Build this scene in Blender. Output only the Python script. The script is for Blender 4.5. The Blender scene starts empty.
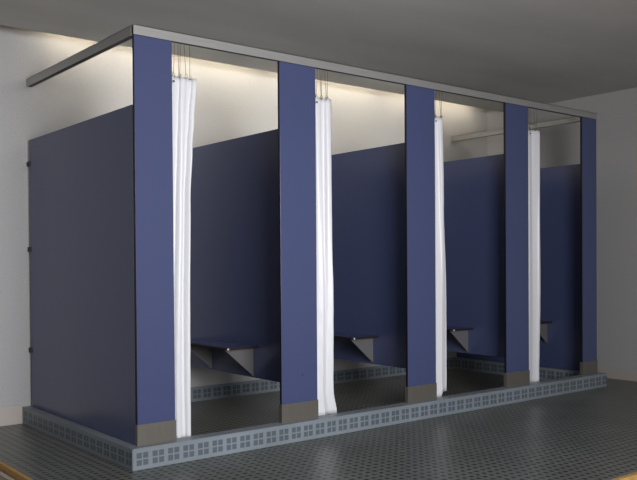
import bpy, bmesh, math, random
from mathutils import Vector, Matrix
random.seed(7)
C = bpy.context.scene.collection
scn = bpy.context.scene

# ------------------------------------------------------------------ constants (metres, floor = 0)
K = 0.107                       # height of the tiled kerb
D = 1.512                       # depth of the stalls: the back wall
ZH0, ZH1 = K + 2.032, K + 2.080 # header rail
ZC = K + 2.340                  # ceiling
SLOT = 0.20                     # open slot between ceiling and back wall
PIL = [(0.003, 0.212), (0.887, 1.144), (1.885, 2.145), (2.876, 3.137), (3.820, 4.018)]
PX = [0.0, 1.011, 2.010, 3.000, 4.003]      # left face of each partition

# ------------------------------------------------------------------ camera
cam_d = bpy.data.cameras.new('camera'); cam = bpy.data.objects.new('camera', cam_d); C.objects.link(cam)
yaw, pitch, roll = -0.6767, -0.0132, -0.0068
cy_, sy_, cp_, sp_, cr_, sr_ = math.cos(yaw), math.sin(yaw), math.cos(pitch), math.sin(pitch), math.cos(roll), math.sin(roll)
F = Vector((-sy_*cp_, cy_*cp_, sp_)); R0 = Vector((cy_, sy_, 0)); U0 = R0.cross(F)
R = cr_*R0 + sr_*U0; U = -sr_*R0 + cr_*U0
cam.matrix_world = Matrix(((R.x, U.x, -F.x, -1.8217), (R.y, U.y, -F.y, -3.7094), (R.z, U.z, -F.z, 0.9009+K), (0, 0, 0, 1)))
cam_d.sensor_fit = 'HORIZONTAL'; cam_d.sensor_width = 36.0
cam_d.lens = 817.15*36/637; cam_d.shift_y = 33.59/637
scn.camera = cam

# ------------------------------------------------------------------ world, lights, exposure
w = bpy.data.worlds.new('world'); scn.world = w; w.use_nodes = True
w.node_tree.nodes['Background'].inputs[0].default_value = (0.95, 0.95, 1.0, 1)
w.node_tree.nodes['Background'].inputs[1].default_value = 0.24

def area(name, loc, target, size, size_y, power, col, spread=180):
    d = bpy.data.lights.new(name, 'AREA'); d.shape = 'RECTANGLE'; d.size = size; d.size_y = size_y
    d.energy = power; d.color = col; d.spread = math.radians(spread)
    o = bpy.data.objects.new(name, d); C.objects.link(o); o.location = loc
    o.rotation_euler = (Vector(target)-Vector(loc)).to_track_quat('-Z', 'Y').to_euler()
    return o
area('studio_softbox', (-0.3, -4.9, 1.55), (0.95, 0.0, 1.2), 1.9, 1.5, 73, (0.95, 0.96, 1.0), 96)
scn.view_settings.view_transform = 'Standard'; scn.view_settings.look = 'None'
scn.view_settings.gamma = 1.0; scn.view_settings.use_curve_mapping = False
scn.view_settings.exposure = 0.0

# ------------------------------------------------------------------ materials
def mat(name, col, rough=0.5, metal=0.0, spec=0.5, coat=0.0):
    m = bpy.data.materials.new(name); m.use_nodes = True; b = m.node_tree.nodes['Principled BSDF']
    b.inputs['Base Color'].default_value = (*col, 1); b.inputs['Roughness'].default_value = rough
    b.inputs['Metallic'].default_value = metal; b.inputs['Specular IOR Level'].default_value = spec
    b.inputs['Coat Weight'].default_value = coat
    return m
def bsdf(m): return m.node_tree.nodes['Principled BSDF']
def noisy(m, c1, c2, scale, bump=0.0, detail=4, dist=0.002, lo=0.35, hi=0.65, stretch=None):
    nt = m.node_tree; N = nt.nodes; L = nt.links
    tc = N.new('ShaderNodeTexCoord'); mp = N.new('ShaderNodeMapping'); L.new(tc.outputs['Object'], mp.inputs[0])
    if stretch: mp.inputs['Scale'].default_value = stretch
    n = N.new('ShaderNodeTexNoise'); n.inputs['Scale'].default_value = scale; n.inputs['Detail'].default_value = detail
    L.new(mp.outputs[0], n.inputs['Vector'])
    r = N.new('ShaderNodeValToRGB'); r.color_ramp.elements[0].position = lo; r.color_ramp.elements[1].position = hi
    r.color_ramp.elements[0].color = (*c1, 1); r.color_ramp.elements[1].color = (*c2, 1)
    L.new(n.outputs['Fac'], r.inputs[0]); L.new(r.outputs[0], bsdf(m).inputs['Base Color'])
    if bump:
        bp = N.new('ShaderNodeBump'); bp.inputs['Strength'].default_value = bump; bp.inputs['Distance'].default_value = dist
        L.new(n.outputs['Fac'], bp.inputs['Height']); L.new(bp.outputs[0], bsdf(m).inputs['Normal'])
    return m

M_wall = noisy(mat('painted_plaster', (.5, .5, .5), .75, spec=.2), (.44, .435, .43), (.48, .475, .465), 90, .15, 6)
M_ceil = noisy(mat('concrete_ceiling', (.3, .3, .3), .8, spec=.2), (.56, .56, .53), (.64, .64, .61), 1.6, .1, 6, lo=.3, hi=.7, stretch=(.5, 1.5, 1))
M_base = mat('vinyl_baseboard', (.50, .45, .40), .5)
M_blue = noisy(mat('blue_laminate', (.06, .08, .2), .24, spec=.5), (.061, .076, .168), (.065, .081, .177), 300, .03, 3, .0003)
M_core = mat('black_phenolic_core', (.008, .007, .008), .5)
M_seat = mat('brown_phenolic_edge', (.02, .012, .012), .45)
M_alu = noisy(mat('satin_aluminium', (.5, .5, .5), .42, 0.55), (.40, .395, .38), (.46, .455, .44), 60, 0, 2, stretch=(.1, 1, 8))
M_steel = noisy(mat('brushed_steel', (.4, .38, .35), .42, 0.45), (.175, .162, .138), (.19, .176, .15), 90, .05, 2, .0003, stretch=(1, 1, .08))
M_bracket = mat('grey_metal', (.34, .33, .32), .24, .62)
M_dark = mat('dark_metal', (.03, .03, .03), .5, .5)
M_brass = mat('brass_wire', (.22, .16, .08), .4, .6)
M_bump = mat('white_rubber', (.85, .85, .82), .4)
M_curt = mat('white_vinyl', (.90, .90, .92), .32, spec=.5)
bsdf(M_curt).inputs['Transmission Weight'].default_value = 0.0
nt = M_curt.node_tree
tr = nt.nodes.new('ShaderNodeBsdfTranslucent'); tr.inputs[0].default_value = (.85, .83, .85, 1)
mx = nt.nodes.new('ShaderNodeMixShader'); mx.inputs[0].default_value = .18
nt.links.new(bsdf(M_curt).outputs[0], mx.inputs[1]); nt.links.new(tr.outputs[0], mx.inputs[2])
nt.links.new(mx.outputs[0], nt.nodes['Material Output'].inputs[0])
M_ply = noisy(mat('raw_plywood_edge', (.5, .3, .1), .6), (.46, .26, .07), (.60, .36, .11), 30, .1, 3, stretch=(1, 1, 6))
M_plyside = noisy(mat('plywood_board', (.3, .15, .06), .6), (.22, .11, .045), (.34, .18, .08), 12, .1, 4)
M_tube = mat('fluorescent_glass', (1, 1, 1)); bsdf(M_tube).inputs['Emission Color'].default_value = (1.0, .87, .66, 1)
bsdf(M_tube).inputs['Emission Strength'].default_value = 15.0

def tile_mat(name, base, square, rough, spec, bump, P=0.086, single=False, half=0.0145):
    """2 x 2 groups of small squares, 86 mm repeat, in mesh UVs given in metres"""
    m = mat(name, base, rough, spec=spec); N = m.node_tree.nodes; L = m.node_tree.links
    uv = N.new('ShaderNodeUVMap'); sp = N.new('ShaderNodeSeparateXYZ'); L.new(uv.outputs[0], sp.inputs[0])
    def mth(op, a, b=None):
        n = N.new('ShaderNodeMath'); n.operation = op
        for i, v in enumerate((a, b)):
            if v is None: continue
            if isinstance(v, (int, float)): n.inputs[i].default_value = v
            else: L.new(v, n.inputs[i])
        return n.outputs[0]
    ds = []
    for ax in (0, 1):
        v = mth('FLOORED_MODULO', sp.outputs[ax], P)
        c = mth('ABSOLUTE', mth('SUBTRACT', v, P/2))
        ds.append(c if single else mth('ABSOLUTE', mth('SUBTRACT', c, 0.0175)))
    d = mth('MAXIMUM', ds[0], ds[1])
    mr = N.new('ShaderNodeMapRange'); mr.interpolation_type = 'SMOOTHSTEP'
    mr.inputs['From Min'].default_value = half-.0015; mr.inputs['From Max'].default_value = half+.0005
    mr.inputs['To Min'].default_value = 1; mr.inputs['To Max'].default_value = 0
    L.new(d, mr.inputs[0])
    tc = N.new('ShaderNodeTexCoord'); n = N.new('ShaderNodeTexNoise'); n.inputs['Scale'].default_value = 3.0; n.inputs['Detail'].default_value = 5
    L.new(tc.outputs['Object'], n.inputs['Vector'])
    mc = N.new('ShaderNodeMix'); mc.data_type = 'RGBA'; L.new(mr.outputs[0], mc.inputs['Factor'])
    mc.inputs[6].default_value = (*base, 1); mc.inputs[7].default_value = (*square, 1)
    mul = N.new('ShaderNodeMix'); mul.data_type = 'RGBA'; mul.blend_type = 'MULTIPLY'; mul.inputs['Factor'].default_value = 1
    rr = N.new('ShaderNodeValToRGB'); rr.color_ramp.elements[0].position = .3; rr.color_ramp.elements[1].position = .7
    rr.color_ramp.elements[0].color = (.86, .86, .84, 1); rr.color_ramp.elements[1].color = (1.06, 1.06, 1.06, 1)
    L.new(n.outputs['Fac'], rr.inputs[0]); L.new(mc.outputs[2], mul.inputs[6]); L.new(rr.outputs[0], mul.inputs[7])
    L.new(mul.outputs[2], bsdf(m).inputs['Base Color'])
    bp = N.new('ShaderNodeBump'); bp.inputs['Strength'].default_value = bump; bp.inputs['Distance'].default_value = .0015
    L.new(mr.outputs[0], bp.inputs['Height']); L.new(bp.outputs[0], bsdf(m).inputs['Normal'])
    return m
M_kerb = tile_mat('kerb_tile', (.225, .255, .285), (.105, .128, .15), .45, .4, .5)
M_floor = tile_mat('floor_tile', (.150, .155, .138), (.030, .032, .028), .36, .5, .8, P=.046, single=True, half=.0115)

# ------------------------------------------------------------------ helpers
def obj(name, bm, mats, parent=None, loc=None, smooth=False, label=None):
    me = bpy.data.meshes.new(name); bm.normal_update(); bm.to_mesh(me); bm.free()
    for m in (mats if isinstance(mats, (list, tuple)) else [mats]): me.materials.append(m)
    if smooth:
        for p in me.polygons: p.use_smooth = True
    o = bpy.data.objects.new(name, me); C.objects.link(o)
    if loc: o.location = loc
    if parent: o.parent = parent
    if label: o['label'] = label
    return o
def thing(name, label, cat, loc=(0, 0, 0), group=None):
    o = bpy.data.objects.new(name, None); C.objects.link(o); o.location = loc; o.empty_display_size = .1
    o['label'] = label; o['category'] = cat
    if group: o['group'] = group
    return o
def struct(name, bm, m):
    o = obj(name, bm, m); o['kind'] = 'structure'; return o
def box(bm, x0, x1, y0, y1, z0, z1, mi=0, bev=0):
    r = bmesh.ops.create_cube(bm, size=1)
    vs = r['verts']
    for v in vs: v.co = Vector((x0+(v.co.x+.5)*(x1-x0), y0+(v.co.y+.5)*(y1-y0), z0+(v.co.z+.5)*(z1-z0)))
    fs = set(f for v in vs for f in v.link_faces)
    for f in fs: f.material_index = mi
    if bev:
        es = list(set(e for f in fs for e in f.edges))
        bmesh.ops.bevel(bm, geom=es, offset=bev, segments=2, profile=.5, affect='EDGES')
    return vs
def prism(bm, pts, z0, z1, mi=0):
    a = [bm.verts.new((x, y, z0)) for x, y in pts]; b = [bm.verts.new((x, y, z1)) for x, y in pts]; n = len(pts)
    fs = [bm.faces.new(a[::-1]), bm.faces.new(b)] + [bm.faces.new((a[i], a[(i+1) % n], b[(i+1) % n], b[i])) for i in range(n)]
    for f in fs: f.material_index = mi
def tube(bm, pts, r, seg=6, mi=0, cap=True):
    pts = [Vector(p) for p in pts]; rings = []
    for i, p in enumerate(pts):
        t = (pts[min(i+1, len(pts)-1)]-pts[max(i-1, 0)]).normalized()
        a = t.orthogonal().normalized() if abs(t.z) < .9 else Vector((1, 0, 0)); b = t.cross(a).normalized(); a = b.cross(t)
        rings.append([bm.verts.new(p+r*(math.cos(k*2*math.pi/seg)*a+math.sin(k*2*math.pi/seg)*b)) for k in range(seg)])
    for i in range(len(rings)-1):
        for k in range(seg):
            f = bm.faces.new((rings[i][k], rings[i][(k+1) % seg], rings[i+1][(k+1) % seg], rings[i+1][k])); f.material_index = mi
    if cap:
        bm.faces.new(rings[0][::-1]).material_index = mi; bm.faces.new(rings[-1]).material_index = mi
def uv_metres(bm, off=(0, 0), voff=0):
    """UVs in metres by the face's main direction"""
    bm.normal_update(); l = bm.loops.layers.uv.new('UVMap')
    for f in bm.faces:
        n = f.normal
        for lp in f.loops:
            c = lp.vert.co
            if abs(n.z) > .7: lp[l].uv = (c.x+off[0], c.y+off[1])
            elif abs(n.y) > .7: lp[l].uv = (c.x+off[0], c.z+voff)
            else: lp[l].uv = (c.y+off[1], c.z+voff)
def mark_edges(bm, mi, axis_faces):
    bm.normal_update()
    for f in bm.faces:
        if abs(f.normal[axis_faces]) < .9: f.material_index = mi

# ------------------------------------------------------------------ the room
XR1, XR0 = 4.51, 4.51         # right wall: x at the back wall and x at y = 0
def xr(y): return XR0+(XR1-XR0)*y/D
EX, EY = -0.478, -1.625        # edges of the tiled floor
bm = bmesh.new(); prism(bm, [(EX, EY), (xr(EY), EY), (xr(D), D), (EX, D)], -.02, 0); uv_metres(bm); struct('floor', bm, M_floor)
bm = bmesh.new(); box(bm, -3.2, 5.6, -5.5, D, -.16, -.12); struct('floor.001', bm, M_plyside)
bm = bmesh.new(); box(bm, EX-.022, EX, EY-.022, D, -.12, .002, bev=.002); struct('trim_1', bm, M_ply)
bm = bmesh.new(); box(bm, EX, xr(EY), EY-.03, EY, -.12, .002, bev=.002); struct('trim_2', bm, M_ply)
bm = bmesh.new(); box(bm, EX-.055, EX-.03, -1.6, D, -.12, -.028); struct('trim_3', bm, M_base)
bm = bmesh.new(); box(bm, -3.2, xr(D)+.15, D, D+.12, -.16, ZC+.22); struct('wall_back', bm, M_wall)
bm = bmesh.new(); prism(bm, [(xr(-3.0), -3.0), (xr(-3.0)+.12, -3.0), (xr(D)+.12, D), (xr(D), D)], -.16, ZC+.22); struct('wall_right', bm, M_wall)
bm = bmesh.new(); prism(bm, [(-3.2, -3.4), (xr(-3.0)+.1, -3.4), (xr(-3.)+.1, -3.0), (xr(D-SLOT), D-SLOT), (-3.2, D-SLOT)], ZC, ZC+.02); struct('ceiling', bm, M_ceil)
bm = bmesh.new(); box(bm, -3.2, xr(D), D-.30, D, ZC+.20, ZC+.22); box(bm, -3.2, xr(D), D-.32, D-.30, ZC+.02, ZC+.22); struct('ceiling.001', bm, M_wall)
bm = bmesh.new(); box(bm, EX, -.0515, D-.010, D, 0, K+.012, bev=.002); struct('baseboard_back', bm, M_base)
bm = bmesh.new(); prism(bm, [(xr(-3.0)-.010, -3.0), (xr(-3.0), -3.0), (xr(D), D), (xr(D)-.010, D)], 0, .082); struct('baseboard_right', bm, M_base)

# ------------------------------------------------------------------ strip lights in the ceiling slot
cove_x = [(0.10, 0.60, 'short left'), (0.62, 1.80, 'left'), (1.86, 3.04, 'middle'), (3.10, 4.28, 'right')]
for x0, x1, where in cove_x:
    t = thing('strip_light', 'warm strip light hidden in the ceiling slot above the back wall, %s one' % where, 'light', (x0, D-.15, ZC+.045), 'strip lights in the ceiling slot')
    b = bmesh.new(); box(b, 0, x1-x0, -.022, .022, .035, .07, bev=.003); obj('housing', b, M_bracket, t)
    b = bmesh.new(); tube(b, [(.02, 0, .018), (x1-x0-.02, 0, .018)], .013, 12); obj('tube', b, M_tube, t, smooth=True)
    for xx in (.0, x1-x0-.02):
        b = bmesh.new(); box(b, xx, xx+.02, -.016, .016, 0, .036, bev=.002); obj('lamp_holder', b, M_bump, t)

# added fill lights, hidden behind the header rail, to brighten the back wall
for xc, where, pw in ((0.86, 'leftmost', 1.75), (1.80, 'second from the left', 1.75), (2.74, 'third from the left', 1.7), (3.45, 'rightmost', 0.5)):
    t = thing('added_fill_light', 'added fill light over the stalls brightening the back wall, %s one' % where, 'light', (xc, .86, ZC), 'added fill lights over the stalls')
    b = bmesh.new(); box(b, -.36, .36, -.035, .035, -.006, -.0005, bev=.001); obj('housing', b, M_alu, t)  # invented casing around the added fill light
    b = bmesh.new(); box(b, -.36, .36, -.035, -.032, -.026, -.006); obj('fill_reflector', b, M_alu, t)
    d = bpy.data.lights.new('fill_area_light', 'AREA'); d.shape = 'RECTANGLE'; d.size = .66; d.size_y = .02; d.energy = pw; d.color = (1, .94, .84); d.spread = math.radians(120)
    o = bpy.data.objects.new('fill_area_light', d); C.objects.link(o); o.parent = t; o.location = (0, -.012, -.018)
    o.rotation_euler = Vector((0, .65, -.42)).to_track_quat('-Z', 'Y').to_euler()

# ------------------------------------------------------------------ tiled kerb round the shower area
KX0, KX1, KY = -.0515, 4.077, -.053
bm = bmesh.new()
pts = [(KX0, KY), (KX1, KY), (KX1, D), (KX1-.085, D), (KX1-.085, KY+.083), (KX0+.085, KY+.083), (KX0+.085, D), (KX0, D)]
prism(bm, pts, 0, K)
bmesh.ops.bevel(bm, geom=[e for e in bm.edges], offset=.0025, segments=2, affect='EDGES')
uv_metres(bm, off=(.042, -KY+.002), voff=-.0105)
l = bm.loops.layers.uv.active
for f in bm.faces:                       # plain capping: no squares on the top of the kerb
    if f.normal.z > .5:
        for lp in f.loops: lp[l].uv = (0, 0)
kerb = obj('shower_kerb', bm, M_kerb)
kerb['label'] = 'low grey tiled kerb with rows of small squares around the shower stalls'; kerb['category'] = 'kerb'
bm = bmesh.new(); box(bm, KX0+.085, KX1-.085, D-.009, D, 0, K, bev=.001); uv_metres(bm, off=(.03, 0), voff=-.0105); struct('trim_4', bm, M_kerb)

# ------------------------------------------------------------------ pilasters with steel shoes
TH = .019
names = ['leftmost blue front post, at the outer left corner of the stalls', 'second blue front post from the left, between the first and second openings',
         'middle blue front post, between the second and third openings', 'fourth blue front post from the left, between the third and last openings',
         'rightmost narrow blue front post, beside the bare right wall']
for i, (a, b_) in enumerate(PIL):
    wd = b_-a
    t = thing('pilaster', names[i], 'post', (a, 0, K), 'blue front posts standing on the kerb')
    b = bmesh.new(); box(b, 0, wd, 0, TH, .004, ZH0-K-.001, bev=.0008); mark_edges(b, 1, 1)
    obj('panel', b, [M_blue, M_core], t)
    b = bmesh.new()                       # folded steel sleeve: front, back and two returns
    box(b, -.003, wd+.003, -.004, -.001, 0, .104); box(b, -.003, wd+.003, TH+.001, TH+.004, 0, .104)
    box(b, -.0035, -.0005, -.0035, TH+.0035, .0005, .1035); box(b, wd+.0005, wd+.0035, -.0035, TH+.0035, .0005, .1035)
    obj('shoe', b, M_steel, t, label='stainless steel shoe around the foot of the post')
    if i == 1:
        b = bmesh.new(); bmesh.ops.create_cone(b, cap_ends=True, segments=12, radius1=.004, radius2=.003, depth=.002, matrix=Matrix.Translation((.148, -.001, .259)) @ Matrix.Rotation(math.pi/2, 4, 'X'))
        obj('screw', b, M_dark, t)

# ------------------------------------------------------------------ partitions
pl = ['large blue outer partition panel closing the left end of the stalls', 'blue partition between the first and second stalls from the left',
      'blue partition between the second and third stalls', 'blue partition between the third and last stalls', 'blue end partition inside the last stall at the right']
PB = 1.473
for i, x in enumerate(PX):
    outer = i in (0, 4)
    z0 = K+.003 if outer else K+.197
    t = thing('partition', pl[i], 'partition', (x, TH+.002, z0), 'blue partition panels running back to the wall')
    b = bmesh.new(); box(b, 0, .013, 0, PB-TH-.002, 0, K+1.690-z0, bev=.0007); mark_edges(b, 1, 0)
    obj('panel', b, [M_blue, M_core], t)
    for zz in (1.54, .999, .359):         # stirrup brackets to the wall
        zl = zz+K-z0
        b = bmesh.new(); yb = PB-TH-.002
        box(b, -.005, -.0005, yb-.018, yb+.039, zl-.014, zl+.014); box(b, .0135, .018, yb-.018, yb+.039, zl-.014, zl+.014)
        box(b, -.0048, .0178, yb+.033, yb+.0365, zl-.0135, zl+.0135)
        bk = obj('wall_bracket', b, M_dark, t)

# ------------------------------------------------------------------ header rail: a front run and two returns, one aluminium channel
t = thing('header_rail', 'long aluminium header rail capping the front posts and returning to the back wall', 'rail', (0, 0, ZH0))
hh = ZH1-ZH0; HB = .034; x1 = PIL[-1][1]
def channel(bm, p, q, horiz):   # open-bottomed rail between two corners
    if horiz:
        box(bm, p[0], q[0], p[1], p[1]+.0025, 0, hh); box(bm, p[0], q[0], q[1]-.0025, q[1], 0, hh); box(bm, p[0], q[0], p[1], q[1], hh-.003, hh)
    else:
        box(bm, p[0], p[0]+.0025, p[1], q[1], 0, hh); box(bm, q[0]-.0025, q[0], p[1], q[1], 0, hh); box(bm, p[0], q[0], p[1], q[1], hh-.003, hh)
b = bmesh.new(); channel(b, (-.001, -.005), (x1+.001, HB-.005), True)
obj('front_rail', b, M_alu, t)
b = bmesh.new(); box(b, .004, x1-.004, -.001, HB-.009, .002, .03); obj('rail_core', b, M_core, t, label='dark underside of the header rail')
for xa, nm in ((-.001, 'left'), (x1-HB+.001, 'right')):
    b = bmesh.new(); channel(b, (xa, HB-.005), (xa+HB, D-.001), False); o = obj('side_rail', b, M_alu, t)
    c = bmesh.new(); box(c, xa+.004, xa+HB-.004, HB-.003, D-.003, .002, .03); obj('rail_core', c, M_core, o)
b = bmesh.new(); box(b, PIL[0][1]+.002, x1-.21, HB+.004, HB+.018, .012, .034, bev=.001); obj('curtain_track', b, M_alu, t, label='slim curtain track behind the header rail')

# ------------------------------------------------------------------ seats with two brackets each
ws = ['first', 'second', 'third', 'last']
def seat(i):
    x = PX[i+1]; zt = K+.397
    t = thing('shower_bench', 'dark blue fold down bench shelf in the %s shower stall from the left' % ws[i], 'bench', (x-.0008, .41, zt), 'wall benches fixed to the partitions')
    W = .226
    b = bmesh.new()
    r = .02; pts = [(0, 0), (0, .70), (-W+r, .70), (-W, .70-r)]
    for k in range(5):
        an = math.pi+k*math.pi/8; pts.append((-W+r+r*math.cos(an), r+r*math.sin(an)))
    prism(b, pts, -.013, 0); b.normal_update()
    for f in b.faces:
        if f.normal.z < .5: f.material_index = 1
    obj('seat_board', b, [M_blue, M_seat], t)
    for yy in (.05, .537):
        b = bmesh.new()
        v = [(-.001, yy, -.014), (-W+.015, yy, -.014), (-.001, yy, -.192)]
        a = [b.verts.new(p) for p in v]; c = [b.verts.new((p[0], p[1]+.003, p[2])) for p in v]
        b.faces.new(a); b.faces.new(c[::-1])
        for k in range(3): b.faces.new((a[k], c[k], c[(k+1) % 3], a[(k+1) % 3]))
        bmesh.ops.recalc_face_normals(b, faces=b.faces)
        br = obj('bracket', b, M_bracket, t, label='grey triangular metal bracket under the seat')
        b = bmesh.new(); box(b, -.0035, -.0002, yy+.0035, yy+.032, -.188, -.015)
        for zz in (-.05, -.11, -.165): box(b, -.006, -.0036, yy+.014, yy+.022, zz-.004, zz+.004)
        obj('flange', b, M_steel, br)
    b = bmesh.new(); bmesh.ops.create_uvsphere(b, u_segments=12, v_segments=8, radius=.006, matrix=Matrix.Translation((-W+.012, .004, -.008)))
    obj('bumper', b, M_bump, t, smooth=True, label='small white bumper at the front corner')
for i in range(4): seat(i)

# ------------------------------------------------------------------ curtains
def interp(tab, z):
    for (z0, v0), (z1, v1) in zip(tab, tab[1:]):
        if z <= z1:
            f = (z-z0)/(z1-z0); f = max(0, min(1, f)); f = f*f*(3-2*f); return v0+(v1-v0)*f
    return tab[-1][1]
def curtain(label, right, left, hooks, folds, amp, seed, ztop, bottom):
    rnd = random.Random(seed); ph = [rnd.uniform(0, 6.28) for _ in range(8)]
    t = thing('shower_curtain', label, 'curtain', (hooks[0], .056, K), 'white curtains drawn to the left of each opening')
    ox = hooks[0]
    b = bmesh.new(); NS, NZ = 96, 60; grid = []
    for j in range(NZ+1):
        f = j/NZ; row = []
        for i in range(NS+1):
            s = i/NS
            zb = bottom(s); z = zb+(ztop-zb)*f
            xl, xr_ = interp(left, z), interp(right, z)
            w_ = xr_-xl
            u = s+.028*math.sin(2*math.pi*folds*s*2+ph[0])*min(1, s*6)*min(1, (1-s)*6)
            x = xl+w_*u+.004*math.sin(3*z+ph[1])*math.sin(math.pi*s)
            A = amp*.85*(.75+.25*math.sin(2.1*z+ph[2]))*(1-.35*f**6)
            y = A*math.sin(2*math.pi*folds*s+ph[3]+.55*math.sin(1.7*z+ph[4]))+.12*A*math.sin(2*math.pi*(folds*1.9)*s+ph[5]+.8*math.sin(2.4*z+ph[6]))
            y += .0007*math.sin(38*z+9*s+ph[7])*(1 if f < .35 else .4)
            row.append(b.verts.new((x-ox, y, z)))
        grid.append(row)
    for j in range(NZ):
        for i in range(NS): b.faces.new((grid[j][i], grid[j][i+1], grid[j+1][i+1], grid[j+1][i]))
    cl = obj('cloth', b, M_curt, t, smooth=True)
    sm = cl.modifiers.new('thickness', 'SOLIDIFY'); sm.thickness = .0014; sm.offset = 0
    zr = ZH0+.009-K
    for k, hx in enumerate(hooks):
        b = bmesh.new(); x = hx-ox; dx = (k-len(hooks)/2)*.002
        yk = -.011+.010*(1 if k % 2 else -1)
        tube(b, [(x-.002, -.008, zr), (x-.002+dx*.5, -.008+(yk+.008)*.5, (zr+ztop)/2), (x-.002+dx, yk, ztop+.012)], .0014, 6)
        h = obj('hanger', b, M_brass, t)
        b = bmesh.new()
        tube(b, [(x+dx+.006*math.cos(a), yk, ztop+.002+.011*math.sin(a)) for a in [q*math.pi/6 for q in range(13)]], .0016, 5)
        obj('hook', b, M_brass, h)
    b = bmesh.new(); bmesh.ops.create_cone(b, cap_ends=True, segments=12, radius1=.0055, radius2=.0055, depth=.002, matrix=Matrix.Translation((hooks[0]-ox+.002, grid_y0-.004, ztop-.035)) @ Matrix.Rotation(math.pi/2, 4, 'X'))
    obj('grommet', b, M_dark, t)
grid_y0 = -.022
def bt(a, c, step=.5):   # bottom height as a function of position across the cloth
    return lambda s: a if s < step-.06 else c if s > step+.06 else a+(c-a)*(s-step+.06)/.12
curtain('bunched white curtain of the first opening, with the most hooks, beside the leftmost post',
        [(0, .331), (.3, .329), (.7, .329), (1.235, .336), (1.51, .352), (1.655, .366), (1.877, .388)], [(0, .19), (1.877, .215)],
        [.236, .257, .275, .290, .312, .345], 2.4, .019, 11, 1.873, bt(-.006, -.020, .4))
curtain('white curtain of the second opening, its lower hem flaring out to the right',
        [(0, 1.332), (.14, 1.306), (.74, 1.310), (.98, 1.304), (1.883, 1.310)], [(0, 1.165), (1.88, 1.15)],
        [1.177, 1.199, 1.218, 1.235, 1.254, 1.276], 2.0, .018, 5, 1.876, bt(-.012, -.004, .6))
curtain('white curtain of the third opening, its right fold ending a little higher',
        [(0, 2.315), (.713, 2.317), (1.319, 2.302), (1.868, 2.291)], [(0, 2.16), (1.868, 2.155)],
        [2.188, 2.214, 2.243, 2.267], 1.8, .017, 21, 1.870, bt(-.008, .026, .62))
curtain('narrow white curtain of the last opening at the right',
        [(0, 3.325), (.686, 3.340), (1.176, 3.337), (1.883, 3.350)], [(0, 3.15), (1.883, 3.15)],
        [3.203, 3.233, 3.270, 3.306], 1.6, .016, 33, 1.882, bt(-.014, -.016, .5))
